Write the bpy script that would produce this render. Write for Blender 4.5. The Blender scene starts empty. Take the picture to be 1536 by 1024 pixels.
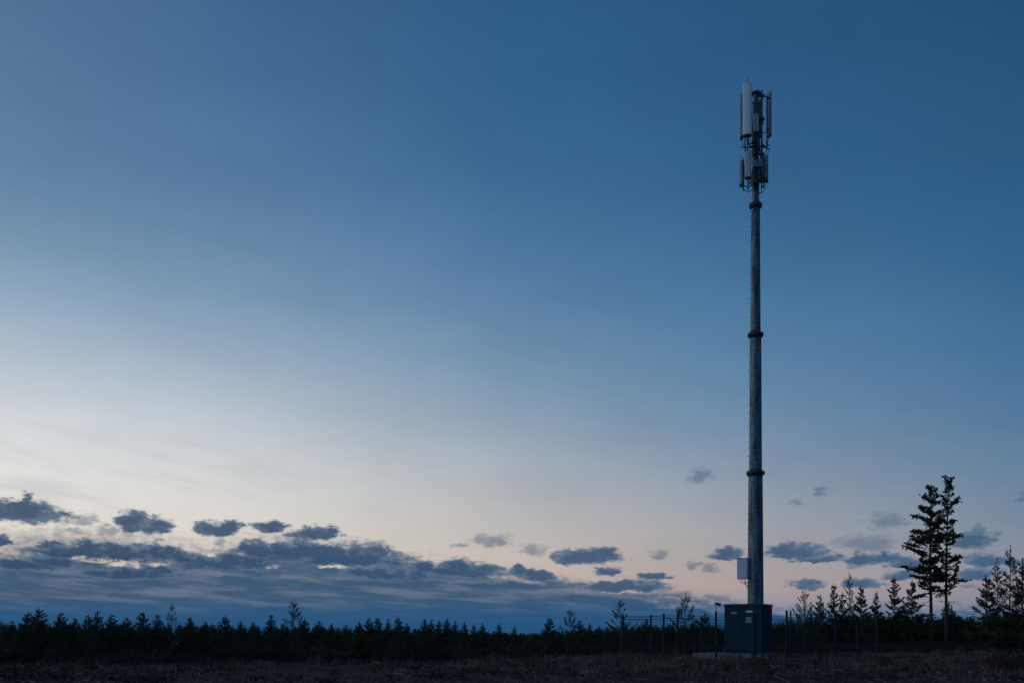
import bpy, math, random
import numpy as np
from mathutils import Vector, noise as mnoise

random.seed(7)
rng = np.random.default_rng(11)
scene = bpy.context.scene
COL = scene.collection
PI = math.pi

# ------------------------------------------------------------------ camera figures
F = 1493.3            # focal length in photo pixels (35 mm on 36 mm film, 1536 px wide)
HY = 951.0            # photo row of the horizon
EYE = 1.30
def X(px, D): return (px - 768.0) * D / F
def Z(py, D): return (HY - py) * D / F + EYE
def angles(px, py):
    return math.atan((px-768)/F), math.atan((HY-py)/math.hypot(F, px-768))

# ------------------------------------------------------------------ helpers
def tag(o, label=None, cat=None, group=None, kind=None):
    if label: o['label'] = label
    if cat: o['category'] = cat
    if group: o['group'] = group
    if kind: o['kind'] = kind
    return o
def empty(name, loc=(0,0,0), rz=0.0):
    o = bpy.data.objects.new(name, None); COL.objects.link(o)
    o.location = loc; o.rotation_euler = (0,0,rz); o.empty_display_size = .2
    return o

class MB:
    """collects boxes, tubes, lathes and loose faces, and links them as one mesh object"""
    def __init__(s): s.v=[]; s.f=[]; s.n=0
    def add(s, verts, faces):
        s.v.extend(verts); s.f.extend([tuple(i+s.n for i in f) for f in faces]); s.n += len(verts); return s
    def box(s, c, size, rz=0.0, bev=0.0):
        hx,hy,hz = size[0]/2,size[1]/2,size[2]/2
        ca,sa = math.cos(rz), math.sin(rz)
        if bev <= 0:
            pts=[(x,y,z) for z in (-hz,hz) for (x,y) in ((-hx,-hy),(hx,-hy),(hx,hy),(-hx,hy))]
            fs=[(3,2,1,0),(4,5,6,7),(0,1,5,4),(1,2,6,5),(2,3,7,6),(3,0,4,7)]
        else:
            b=min(bev,hx*.9,hy*.9,hz*.9); pts=[]
            def ring(i,z):
                x,y=hx-i,hy-i
                return [(-x+b,-y,z),(x-b,-y,z),(x,-y+b,z),(x,y-b,z),(x-b,y,z),(-x+b,y,z),(-x,y-b,z),(-x,-y+b,z)]
            rs=[ring(b,-hz),ring(0,-hz+b),ring(0,hz-b),ring(b,hz)]
            pts=[p for r in rs for p in r]; fs=[tuple(reversed(range(8))), tuple(range(24,32))]
            for k in range(3):
                for i in range(8):
                    j=(i+1)%8; fs.append((k*8+i,k*8+j,k*8+8+j,k*8+8+i))
        return s.add([(c[0]+x*ca-y*sa, c[1]+x*sa+y*ca, c[2]+z) for x,y,z in pts], fs)
    def tube(s, pts, r, n=8, r2=None, cap=True):
        P=[Vector(p) for p in pts]; m=len(P); V=[]; Fc=[]
        for k,p in enumerate(P):
            t=(P[min(k+1,m-1)]-P[max(k-1,0)])
            t = t.normalized() if t.length>1e-9 else Vector((0,0,1))
            u=t.cross(Vector((0,1,0)) if abs(t.y)<.9 else Vector((1,0,0))).normalized(); w=t.cross(u)
            rr = r if r2 is None else r+(r2-r)*k/(m-1)
            for i in range(n):
                a=2*PI*i/n; q=p+u*math.cos(a)*rr+w*math.sin(a)*rr; V.append(tuple(q))
        for k in range(m-1):
            for i in range(n):
                j=(i+1)%n; Fc.append((k*n+i,k*n+j,(k+1)*n+j,(k+1)*n+i))
        if cap: Fc += [tuple(reversed(range(n))), tuple(range((m-1)*n,m*n))]
        return s.add(V,Fc)
    def lathe(s, c, prof, n=24, a0=0.0):
        V=[];Fc=[]
        for r,z in prof:
            for i in range(n):
                a=a0+2*PI*i/n; V.append((c[0]+r*math.cos(a),c[1]+r*math.sin(a),c[2]+z))
        for k in range(len(prof)-1):
            for i in range(n):
                j=(i+1)%n; Fc.append((k*n+i,k*n+j,(k+1)*n+j,(k+1)*n+i))
        Fc += [tuple(reversed(range(n))), tuple(range((len(prof)-1)*n,len(prof)*n))]
        return s.add(V,Fc)
    def loft(s, rings):
        """rings: lists of points with equal counts, joined in order and capped"""
        n=len(rings[0]); V=[p for r in rings for p in r]; Fc=[]
        for k in range(len(rings)-1):
            for i in range(n):
                j=(i+1)%n; Fc.append((k*n+i,k*n+j,(k+1)*n+j,(k+1)*n+i))
        Fc += [tuple(reversed(range(n))), tuple(range((len(rings)-1)*n,len(rings)*n))]
        return s.add(V,Fc)
    def mesh(s, name, mat, smooth=False):
        me=bpy.data.meshes.new(name); me.from_pydata(s.v,[],s.f); me.validate(); me.update()
        if mat: me.materials.append(mat)
        if smooth:
            for p in me.polygons: p.use_smooth=True
        return me
    def build(s, name, mat, parent=None, smooth=False):
        o=bpy.data.objects.new(name, s.mesh(name,mat,smooth)); COL.objects.link(o)
        if parent: o.parent=parent
        return o

def np_mesh(name, tris_v, mat, quads=False):
    """tris_v: (N,3,3) or (N,4,3) array of loose faces"""
    k=4 if quads else 3
    V=np.ascontiguousarray(tris_v.reshape(-1,3),dtype=np.float32); n=len(V)
    me=bpy.data.meshes.new(name); me.vertices.add(n); me.loops.add(n); me.polygons.add(n//k)
    me.vertices.foreach_set('co',V.ravel()); me.loops.foreach_set('vertex_index',np.arange(n,dtype=np.int32))
    me.polygons.foreach_set('loop_start',np.arange(0,n,k,dtype=np.int32)); me.polygons.foreach_set('loop_total',np.full(n//k,k,dtype=np.int32))
    me.update(calc_edges=True)
    if mat: me.materials.append(mat)
    return me
def link(name, me, parent=None):
    o=bpy.data.objects.new(name, me); COL.objects.link(o)
    if parent: o.parent=parent
    return o

# ------------------------------------------------------------------ materials
def mat_base(name):
    m=bpy.data.materials.new(name); m.use_nodes=True
    nt=m.node_tree; return m, nt, nt.nodes['Principled BSDF']
def rough_mat(name, c1, c2, scale=4.0, rough=.8, metal=0.0, bump=0.0, detail=6.0, stretch=None, lo=.35, hi=.65, spec=.3):
    m,nt,b=mat_base(name); N=nt.nodes.new; L=nt.links.new
    tc=N('ShaderNodeTexCoord'); mp=N('ShaderNodeMapping')
    L(tc.outputs['Object'],mp.inputs[0])
    if stretch: mp.inputs['Scale'].default_value=stretch
    no=N('ShaderNodeTexNoise'); no.inputs['Scale'].default_value=scale; no.inputs['Detail'].default_value=detail
    L(mp.outputs[0],no.inputs['Vector'])
    cr=N('ShaderNodeValToRGB'); e=cr.color_ramp.elements
    e[0].position=lo; e[0].color=(*c1,1); e[1].position=hi; e[1].color=(*c2,1)
    L(no.outputs[0],cr.inputs[0]); L(cr.outputs[0],b.inputs['Base Color'])
    b.inputs['Roughness'].default_value=rough; b.inputs['Metallic'].default_value=metal
    b.inputs['Specular IOR Level'].default_value=spec
    if bump:
        bp=N('ShaderNodeBump'); bp.inputs['Strength'].default_value=bump; bp.inputs['Distance'].default_value=.02
        L(no.outputs[0],bp.inputs['Height']); L(bp.outputs[0],b.inputs['Normal'])
    return m

def galvanised(name, dark, light, scale):
    """hot-dip zinc: spangle cells, run marks down the shaft, dull patches"""
    m,nt,b=mat_base(name); N=nt.nodes.new; L=nt.links.new
    tc=N('ShaderNodeTexCoord')
    vo=N('ShaderNodeTexVoronoi'); vo.inputs['Scale'].default_value=scale; L(tc.outputs['Object'],vo.inputs['Vector'])
    mp=N('ShaderNodeMapping'); mp.inputs['Scale'].default_value=(3.5,3.5,.35); L(tc.outputs['Object'],mp.inputs[0])
    no=N('ShaderNodeTexNoise'); no.inputs['Scale'].default_value=1.6; no.inputs['Detail'].default_value=7; L(mp.outputs[0],no.inputs['Vector'])
    sep=N('ShaderNodeSeparateColor'); L(vo.outputs['Color'],sep.inputs[0])
    ma=N('ShaderNodeMath'); ma.operation='MULTIPLY_ADD'; ma.inputs[1].default_value=.34; L(sep.outputs[0],ma.inputs[0])
    ma2=N('ShaderNodeMath'); ma2.operation='MULTIPLY_ADD'; ma2.inputs[1].default_value=1.7; ma2.inputs[2].default_value=-.58; L(no.outputs[0],ma2.inputs[0]); L(ma2.outputs[0],ma.inputs[2])
    cr=N('ShaderNodeValToRGB'); e=cr.color_ramp.elements; e[0].position=.1; e[0].color=(*dark,1); e[1].position=.85; e[1].color=(*light,1)
    L(ma.outputs[0],cr.inputs[0]); L(cr.outputs[0],b.inputs['Base Color'])
    b.inputs['Metallic'].default_value=.35
    rr=N('ShaderNodeMapRange'); rr.inputs['To Min'].default_value=.62; rr.inputs['To Max'].default_value=.4; L(no.outputs[0],rr.inputs[0]); L(rr.outputs[0],b.inputs['Roughness'])
    bp=N('ShaderNodeBump'); bp.inputs['Strength'].default_value=.15; bp.inputs['Distance'].default_value=.01; L(sep.outputs[0],bp.inputs['Height']); L(bp.outputs[0],b.inputs['Normal'])
    return m

M_ZINC   = galvanised('zinc', (.010,.040,.064), (.125,.215,.285), 6)
M_STEEL  = rough_mat('dark_steel', (.03,.045,.058), (.075,.10,.12), 6, .55, .4)
M_PANEL  = rough_mat('antenna_cover', (.58,.72,.80), (.68,.80,.87), 1.2, .45, 0, stretch=(2,2,.4), lo=.3, hi=.75)
M_PANEL2 = rough_mat('darker_antenna_cover', (.13,.19,.24), (.22,.30,.36), 1.6, .55, 0, stretch=(2,2,.4), lo=.3, hi=.75)  # the antenna cover in a much darker grey
M_PANEL3 = rough_mat('mid_antenna_cover', (.32,.41,.47), (.42,.51,.57), 1.4, .5, 0, stretch=(2,2,.4), lo=.3, hi=.75)  # grey halfway between the pale and the darker cover
M_CAP    = rough_mat('black_plastic', (.012,.013,.015), (.025,.025,.028), 5, .5)
M_CABLE  = rough_mat('black_cable', (.012,.012,.013), (.025,.025,.026), 8, .6)
M_BOX    = rough_mat('grey_enamel', (.54,.64,.73), (.64,.74,.82), 1.8, .5, lo=.3, hi=.7)
M_CABIN  = rough_mat('cabinet_paint', (.012,.042,.066), (.018,.056,.084), 1.6, .7, 0, spec=.08, stretch=(1.5,1.5,.5), lo=.3, hi=.75)
M_CABTRIM= rough_mat('cabinet_trim', (.012,.030,.042), (.020,.042,.055), 2.5, .5)
M_WHITE  = rough_mat('sign_white', (.24,.26,.30), (.32,.34,.38), 7, .5)
M_CONC   = rough_mat('concrete', (.13,.145,.15), (.24,.25,.255), 3.2, .9, bump=.3)
M_FENCE  = rough_mat('fence_paint', (.006,.028,.044), (.014,.046,.066), 3, .7, 0, spec=.08)
M_BARK   = rough_mat('pine_bark', (.055,.042,.035), (.12,.085,.065), 7, .9, bump=.5, stretch=(2,2,.5))
def needle_mat(name, c1, c2):
    m=rough_mat(name, c1, c2, 2.2, .65, 0, detail=3, lo=.35, hi=.65)
    return m
M_NEEDLE = needle_mat('pine_needles', (.024,.040,.021), (.050,.072,.036))
M_NEEDLE2= needle_mat('pine_needles_olive', (.030,.042,.018), (.062,.074,.034))
M_STRAW  = rough_mat('dry_straw', (.075,.047,.036), (.25,.165,.125), .35, .85, detail=8, lo=.36, hi=.66)
M_HEATH  = rough_mat('heather', (.022,.019,.018), (.055,.043,.036), .8, .9, detail=6)
M_STONE  = rough_mat('stone', (.10,.075,.072), (.24,.19,.18), 3, .9)
M_TWIG   = rough_mat('dead_wood', (.16,.14,.13), (.34,.30,.27), 3, .9)

def ground_mat():
    m,nt,b=mat_base('heath_soil'); N=nt.nodes.new; L=nt.links.new
    tc=N('ShaderNodeTexCoord')
    def noise(s,d=8,r=.6):
        n=N('ShaderNodeTexNoise'); n.inputs['Scale'].default_value=s; n.inputs['Detail'].default_value=d; n.inputs['Roughness'].default_value=r
        L(tc.outputs['Object'],n.inputs['Vector']); return n
    big=noise(.16); mid=noise(1.3); fine=noise(9,6,.75)
    def ramp(a,pa,c,pc,src):
        r=N('ShaderNodeValToRGB'); e=r.color_ramp.elements; e[0].position=pa; e[0].color=(*a,1); e[1].position=pc; e[1].color=(*c,1); L(src,r.inputs[0]); return r
    soil=ramp((.016,.010,.012),.38,(.098,.060,.066),.66,mid.outputs[0])
    straw=ramp((.058,.031,.026),.35,(.150,.085,.066),.7,fine.outputs[0])
    k=N('ShaderNodeValToRGB'); e=k.color_ramp.elements; e[0].position=.47; e[1].position=.6; L(big.outputs[0],k.inputs[0])
    mx=N('ShaderNodeMix'); mx.data_type='RGBA'; L(k.outputs[0],mx.inputs[0]); L(soil.outputs[0],mx.inputs[6]); L(straw.outputs[0],mx.inputs[7])
    fl=ramp((.35,.35,.35),.32,(1.6,1.6,1.6),.72,fine.outputs[0])
    mu=N('ShaderNodeMix'); mu.data_type='RGBA'; mu.blend_type='MULTIPLY'; mu.inputs[0].default_value=1; L(mx.outputs[2],mu.inputs[6]); L(fl.outputs[0],mu.inputs[7])
    L(mu.outputs[2],b.inputs['Base Color']); b.inputs['Roughness'].default_value=.95; b.inputs['Specular IOR Level'].default_value=.1
    ad=N('ShaderNodeMath'); ad.operation='ADD'; L(mid.outputs[0],ad.inputs[0]); L(fine.outputs[0],ad.inputs[1])
    bp=N('ShaderNodeBump'); bp.inputs['Strength'].default_value=.9; bp.inputs['Distance'].default_value=.12; L(ad.outputs[0],bp.inputs['Height']); L(bp.outputs[0],b.inputs['Normal'])
    return m

# ------------------------------------------------------------------ ground
def ht(x, y):
    d=math.hypot(x,y)
    if d>160: return 0.0
    k=1.0 if d<90 else (160-d)/70
    if d<15: k*=max(0,(d-6)/9)
    c=max(0.0,1-math.hypot((x-13.5)/6.5,(y-56.2)/5.0))          # levelled round the mast
    k*=1-min(1,c*1.6)
    z=.22*mnoise.noise(Vector((x*.11,y*.13,3)))+.13*mnoise.noise(Vector((x*.45,y*.5,7)))+.075*mnoise.noise(Vector((x*1.3,y*1.5,1)))
    return k*z
def axis(lo, hi, step, far_lo, far_hi, g=1.22):
    a=list(np.arange(lo,hi+1e-6,step)); s=step
    while a[-1]<far_hi: s*=g; a.append(a[-1]+s)
    s=step; b=[]; q=lo
    while q>far_lo: s*=g; q-=s; b.append(q)
    return list(reversed(b))+a
xs=axis(-32,44,.42,-5000,5000); ys=axis(22,82,.34,-500,6000)
mb=MB(); nx=len(xs)
verts=[(x,y,ht(x,y)) for y in ys for x in xs]
faces=[(j*nx+i,j*nx+i+1,(j+1)*nx+i+1,(j+1)*nx+i) for j in range(len(ys)-1) for i in range(nx-1)]
mb.add(verts,faces); g=mb.build('ground',ground_mat(),smooth=True); tag(g,kind='structure')

# ------------------------------------------------------------------ loose ground cover
def in_frame_x(D, pad=1.0): return X(-60,D)-pad, X(1596,D)+pad
def blades(n, dlo, dhi, hlo, hhi, wid, clump, per, lean=.5, keep=None, pw=1.0):
    out=[]
    for _ in range(n):
        D=dlo+(dhi-dlo)*random.random()**pw; a,b=in_frame_x(D); x=random.uniform(a,b)
        if keep and not keep(x,D): continue
        hc=random.uniform(hlo,hhi)
        for _ in range(random.randint(max(1,per//2),per)):
            bx=x+random.gauss(0,clump); by=D+random.gauss(0,clump); z=ht(bx,by)-.01
            h=hc*random.uniform(.5,1.1); t=random.uniform(0,2*PI); l=random.random()*lean*h
            w=wid*random.uniform(.6,1.4); s=random.uniform(0,PI); dx,dy=math.cos(s)*w,math.sin(s)*w
            mx_,my_=bx+math.cos(t)*l*.35,by+math.sin(t)*l*.35
            tx,ty=bx+math.cos(t)*l,by+math.sin(t)*l
            out.append([(bx-dx,by-dy,z),(bx+dx,by+dy,z),(mx_+dx*.8,my_+dy*.8,z+h*.6),(mx_-dx*.8,my_-dy*.8,z+h*.6)])
            out.append([(mx_-dx*.8,my_-dy*.8,z+h*.6),(mx_+dx*.8,my_+dy*.8,z+h*.6),(tx+dx*.15,ty+dy*.15,z+h),(tx-dx*.15,ty-dy*.15,z+h)])
    return np.array(out)
def patch(x,y,s=.16,t=-.05,seed=0): return mnoise.noise(Vector((x*s,y*s*1.4,seed)))>t
def pad_clear(x,y): return not (abs(x-13.3)<2.6 and abs(y-56.4)<2.2)
straw=blades(5200,24,66,.12,.36,.007,.14,9,.7,lambda x,y: pad_clear(x,y) and (patch(x,y,.16,.02,5) or random.random()<.15),.8)
tall=blades(900,40,78,.3,.62,.008,.10,8,.5,lambda x,y: pad_clear(x,y) and patch(x,y,.12,.0,9))
mid=blades(1500,29,52,.15,.42,.007,.13,9,.6,lambda x,y: pad_clear(x,y) and -2<x<9.5 and patch(x,y,.2,-.1,14),1)
o=link('dry_grass',np_mesh('dry_grass',np.concatenate([straw,tall,mid]),M_STRAW,True)); tag(o,'pale dry grass in tufts over the bare heath','grass',kind='stuff')

def near_edge(px):      # distance at which the scrub starts, along the photo's width
    return float(np.interp(px,[0,250,500,700,880,1000,1120,1250,1400,1536],[39.5,42,46,50,56,63,66,66,70,70]))
def scrub():
    out=[]
    for _ in range(9500):
        px=random.uniform(-90,1630); d0=near_edge(px)
        d0+=5.5*mnoise.noise(Vector((X(px,d0)*.16,3.3,0)))
        D=d0+abs(random.gauss(0,1))*(11 if px<900 else 7)
        if random.random()<.035: px=random.uniform(1490,1640); D=random.uniform(34,44)
        small=random.random()<.17
        if small: D=random.uniform(27,d0)
        x=X(px,D); y=D
        if not pad_clear(x,y): continue
        if not patch(x,y,.22,-.40,2): continue
        if small and not patch(x,y,.35,.05,33): continue
        z=ht(x,y); hh=random.uniform(.25,.85)*(1.0 if px<900 else 1.15); r=random.uniform(.2,.5)
        if small: hh*=.42
        for _ in range(34):
            a=random.uniform(0,2*PI); q=r*math.sqrt(random.random()); k=random.random()
            c=Vector((x+math.cos(a)*q,y+math.sin(a)*q,z+hh*k*(1-.5*q/r)))
            d=Vector((random.gauss(0,1),random.gauss(0,1),random.gauss(.7,.8))).normalized(); l=random.uniform(.06,.17)
            u=d.cross(Vector((random.random(),random.random(),random.random()))).normalized()*random.uniform(.012,.035)
            out.append([tuple(c-u),tuple(c+u),tuple(c+d*l)])
    return np.array(out)
o=link('heather_scrub',np_mesh('heather_scrub',scrub(),M_HEATH)); tag(o,'dark knee high heather scrub below the treeline','scrub',kind='stuff')

mb=MB()
for _ in range(2600):
    D=25+48*random.random()**1.1; a,b=in_frame_x(D); x=random.uniform(a,b)
    if not patch(x,D,.2,-.1,21) or not pad_clear(x,D): continue
    r=random.uniform(.015,.045) if random.random()<.96 else random.uniform(.05,.10); z=ht(x,D)+r*.2
    R1=[]; n=6; ph=random.random()
    for (k,zz) in ((.75,-.5),(1,0),(.8,.45),(.3,.7)):
        R1.append([(x+r*k*random.uniform(.8,1.2)*math.cos(2*PI*i/n+ph),D+r*k*random.uniform(.7,1.1)*math.sin(2*PI*i/n+ph),z+r*zz*.9) for i in range(n)])
    mb.loft(R1)
o=mb.build('stones',M_STONE); tag(o,'small grey stones strewn over the bare ground','stones',kind='stuff')
mb=MB()
for _ in range(1500):
    D=25+42*random.random(); a,b=in_frame_x(D); x=random.uniform(a,b)
    if not pad_clear(x,D): continue
    t=random.uniform(0,PI); l=random.uniform(.12,.55); z=ht(x,D)+.03
    p=[(x,D,z),(x+math.cos(t)*l*.5,D+math.sin(t)*l*.5,z+random.uniform(0,.08)),(x+math.cos(t+.3)*l,D+math.sin(t+.3)*l,ht(x+math.cos(t)*l,D+math.sin(t)*l)+random.uniform(.02,.14))]
    mb.tube(p,random.uniform(.006,.014),4,.004,cap=False)
o=mb.build('twigs',M_TWIG); tag(o,'pale dead twigs lying about the clearing','twigs',kind='stuff')

# ------------------------------------------------------------------ pines
def needles(c, a, n, L, w, spread):
    """(N,3) tuft centres and axes -> n needles each, as triangles"""
    c=np.repeat(np.asarray(c),n,0); a=np.repeat(np.asarray(a),n,0)
    d=a+rng.normal(0,spread,a.shape); d/=np.linalg.norm(d,axis=1,keepdims=True)+1e-9
    u=np.cross(d,rng.normal(0,1,a.shape)); u/=np.linalg.norm(u,axis=1,keepdims=True)+1e-9
    l=L*rng.uniform(.6,1.15,(len(c),1)); b=c+rng.normal(0,L*.16,a.shape)
    return np.stack([b-u*w,b+u*w,b+d*l],1)

def pine(name, h, base, rad, gap, per, up, dens, needle=(14,.15,.014,.55), trunk_r=.05, bare=.25, twig=True, tip_up=.5, seed=1, needle_mat=None, droop_low=0.0, leader=.3, skip=0.0, wob=.02, lead=.10, twl=.30, irr=.0, pads=0, dead=0):
    """rad(t, side): crown radius at height fraction t (0 base of crown, 1 top) towards azimuth cosine side"""
    R=random.Random(seed); mb=MB(); TC=[];TA=[]; nl0=needle[1]
    ph=R.random()*9
    def axis_pt(z): return Vector((wob*h*math.sin(z*1.1/h*3+ph)*z/h, wob*h*math.cos(z*.9/h*3+ph*2)*z/h, z))
    nseg=10
    mb.tube([tuple(axis_pt(h*k/nseg)) for k in range(nseg+1)],trunk_r,7,trunk_r*.12)
    for _ in range(dead):                                   # bare drooping lower branches
        az=R.uniform(0,2*PI); zz=h*R.uniform(base-.12,base+.04); L=rad(.05,math.cos(az))*R.uniform(.5,.95); p0=axis_pt(zz); ps=[p0]; d=Vector((math.cos(az),math.sin(az),R.uniform(-.35,.05)))
        for q in range(4):
            d=(d+Vector((R.gauss(0,.12),R.gauss(0,.12),R.uniform(-.05,.16)))).normalized(); ps.append(ps[-1]+d*L/4)
        mb.tube([tuple(q) for q in ps],.022,4,.008,cap=False)
        for q in (2,3,4):
            e=ps[q]+Vector((R.gauss(0,.2),R.gauss(0,.2),R.uniform(-.2,.1))); mb.tube([tuple(ps[q]),tuple(e)],.010,3,.005,cap=False)
            if R.random()<.35: TC.append(e); TA.append(d)
    z=base*h; top=h*(1-lead)
    while z<top:
        t=(z-base*h)/(h-base*h); k=max(2,int(round(per*(1-.35*t)))); a0=R.random()*2*PI
        for i in range(k):
            if R.random()<skip: continue
            az=a0+2*PI*i/k+R.gauss(0,.25); side=math.cos(az)
            L=rad(t,side)*R.uniform(.72-irr,1.12)
            if L<.03: continue
            el=up[0]+(up[1]-up[0])*t+R.gauss(0,.10+irr*.5)-droop_low*(1-t)**2
            p0=axis_pt(z+R.uniform(-.3,.3)*gap); pts=[p0]; ns=5
            d=Vector((math.cos(az)*math.cos(el),math.sin(az)*math.cos(el),math.sin(el)))
            for s in range(ns):
                d=(d+Vector((R.gauss(0,.08),R.gauss(0,.08),tip_up*.2+R.gauss(0,.05)))).normalized(); pts.append(pts[-1]+d*L/ns)
            mb.tube([tuple(q) for q in pts],max(.006,trunk_r*.26*(1-.6*t)),4,.004,cap=False)
            m=max(1,int(L/dens))
            for q in range(m+1):
                f=bare+(1-bare)*(q/m if m else 1)
                s=min(f*ns,ns-1e-4); j=int(s); p=pts[j].lerp(pts[j+1],s-j); ax=(pts[j+1]-pts[j]).normalized()
                TC.append(p); TA.append(ax)
                for _ in range(pads if q>0 else 0):           # bunched side shoots make the pads of an old crown
                    off=Vector((R.gauss(0,1),R.gauss(0,1),R.gauss(.25,.5)))*(.08+L*.055); TC.append(p+off); TA.append((ax*.4+off.normalized()*.6+Vector((0,0,.4))).normalized())
                if twig and q>0:
                    for sg in (-1,1):
                        if R.random()<.8:
                            tl=L*twl*(1.15-f)+dens*.6
                            sd=Vector((-math.sin(az)*sg,math.cos(az)*sg,R.uniform(-.05,.45)))
                            td=(ax*.6+sd*.8).normalized(); e=p+td*tl*R.uniform(.7,1.2)
                            mb.tube([tuple(p),tuple(e)],.005,3,.003,cap=False)
                            TC.append(e); TA.append((td+Vector((0,0,.25))).normalized())
                            if tl>dens*1.6: TC.append(p.lerp(e,.55)); TA.append(td)
        z+=gap*R.uniform(.75,1.2)*(1-.25*t)
    LC=[tuple(axis_pt(h*(1-lead*.16*k)-nl0*.7)) for k in range(7)]
    nn,nl,nw,sp=needle
    tr=mb.mesh(name+'_trunk',M_BARK,True)
    tri=np.concatenate([needles([tuple(q) for q in TC],[tuple(q) for q in TA],nn,nl,nw,sp),needles(LC,[(0,0,1)]*len(LC),nn,nl*.9,nw,.33)])
    cr=np_mesh(name+'_crown',tri,needle_mat or M_NEEDLE)
    return dict(trunk=tr,crown=cr,h=h)
def cone(r, p=.85, top=.06): return lambda t,s: r*max(0,(1-t))**p+top
def belly(r): return lambda t,s: r*(max(0,1-t)**.75)*(.72+.28*min(1,t*4))+.06

PROTO={}
# open, up-swept young pines with bunched tips
for i in range(3):
    PROTO['open%d'%i]=pine('open_pine',4.4,.08,cone(1.75+.15*i,.95,.03),.40,5,(.28,.72),.13,(10,.085,.014,.6),.045,.40,True,.6,seed=30+i,skip=.12,lead=.09,twl=.20)
# dense young pines
for i in range(4):
    PROTO['dense%d'%i]=pine('dense_pine',3.0,.04,cone(1.3+.1*i,1.0,.03),.28,6,(.10,.66),.09,(11,.08,.017,.75),.035,.10,True,.35,seed=50+i,needle_mat=M_NEEDLE2 if i%2 else M_NEEDLE,lead=.085,twl=.26,skip=.04)
# taller half-grown pines with a plain conical crown
for i in range(4):
    PROTO['cone%d'%i]=pine('half_grown_pine',6.4,.10,cone(1.95+.12*i,.95,.05),.42,6,(.0,.62),.115,(13,.115,.021,.8),.075,.14,True,.35,seed=70+i,skip=.16,needle_mat=M_NEEDLE2 if i%2 else M_NEEDLE,lead=.07,twl=.28,irr=.28,wob=.012)
for i in range(2):
    PROTO['thin%d'%i]=pine('thin_pine',7.6,.18,cone(2.05,.95,.05),.50,5,(.10,.7),.14,(11,.105,.016,.7),.075,.30,True,.5,seed=90+i,skip=.18,lead=.06,twl=.24,irr=.28,wob=.012,pads=1)
# the two tall pines, each with its own crown outline
def prof(pts_l, pts_r, sc):
    tl=[p[0] for p in pts_l]; vl=[p[1]*sc for p in pts_l]; tr_=[p[0] for p in pts_r]; vr=[p[1]*sc for p in pts_r]
    def f(t,s):
        a=float(np.interp(t,tl,vl)); b=float(np.interp(t,tr_,vr)); k=.5+.5*s
        return a*(1-k)+b*k
    return f
k80=80/F
PROTO['tall_left']=pine('tall_pine',13.3,.36,prof([(0,28),(.13,40),(.25,36),(.36,52),(.47,36),(.6,26),(.71,29),(.79,17),(.89,15),(1,6)],
    [(0,24),(.2,28),(.5,28),(.7,20),(.85,14),(1,5)],k80),.34,6,(-.06,.5),.20,(18,.145,.024,1.1),.17,.34,True,.25,seed=7,skip=.27,wob=.010,lead=.02,twl=.34,irr=.42,pads=3,dead=9)
PROTO['tall_right']=pine('tall_pine',13.9,.35,prof([(0,14),(.2,18),(.5,18),(.75,9),(.9,9),(1,9)],
    [(0,30),(.06,32),(.17,27),(.26,21),(.38,21),(.5,18),(.58,11),(.68,11),(.78,21),(.87,10),(.95,11),(1,8)],k80),.40,6,(-.14,.55),.22,(17,.14,.023,1.0),.155,.40,True,.25,seed=12,skip=.32,wob=.012,lead=.008,twl=.34,irr=.40,pads=3,dead=14)

def tree(name, label, cat, group, px, ytop, D, proto, wide=1.0, rz=None, h=None, kind_name=None):
    P=PROTO[proto]; x=X(px,D); z=ht(x,D)-.03
    hh = h if h else Z(ytop,D)-z
    e=empty(name,(x,D,z),random.uniform(0,2*PI) if rz is None else rz)
    s=hh/P['h']; e.scale=(s*wide,s*wide,s)
    tag(e,label,cat,group)
    link('trunk',P['trunk'],e); link('crown',P['crown'],e)
    return e

ORD=['','first','second','third','fourth','fifth','sixth','seventh','eighth','ninth','tenth','eleventh','twelfth','thirteenth','fourteenth','fifteenth']
G_SKY='young pines rising above the treeline'
# ---- pines that stand out of the left skyline: (px, top row, distance, kind, width)
land={'A':(258.5,904,66,'open0',.8),'B':(440.5,898,70,'open1',1.0),'C':(854,911,78,'open2',.95),'E':(932,898.5,72,'open0',1.15),'H':(1027,889,76,'open1',1.05)}
tree('young_pine','thin open pine, tallest of the treeline left of the bare-stemmed lone pine','pine tree',G_SKY,*land['A'])
tree('young_pine','tall lone pine with a bare stem and level tiers above the left treeline','pine tree',G_SKY,*land['B'])
tree('young_pine','open spindly pine left of the fence corner, beside a shorter bushy one','pine tree',G_SKY,*land['C'])
tree('young_pine','open pine with up-swept branches standing behind the fence corner post','pine tree',G_SKY,*land['E'])
tree('young_pine','tall open pine behind the front fence, its crown against the pink sky','pine tree',G_SKY,*land['H'])
tree('young_pine','short bushy pine on the skyline just left of an open spindly pine','pine tree',G_SKY,825,925,74,'dense1',1.05)
tree('young_pine','dense pine behind the fence, right of the tall open pine','pine tree',G_SKY,1058,917,80,'dense2',1.0)
tree('young_pine','low dense pine seen through the fence between its first two posts','pine tree',G_SKY,970,927,76,'dense3',1.0)
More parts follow.
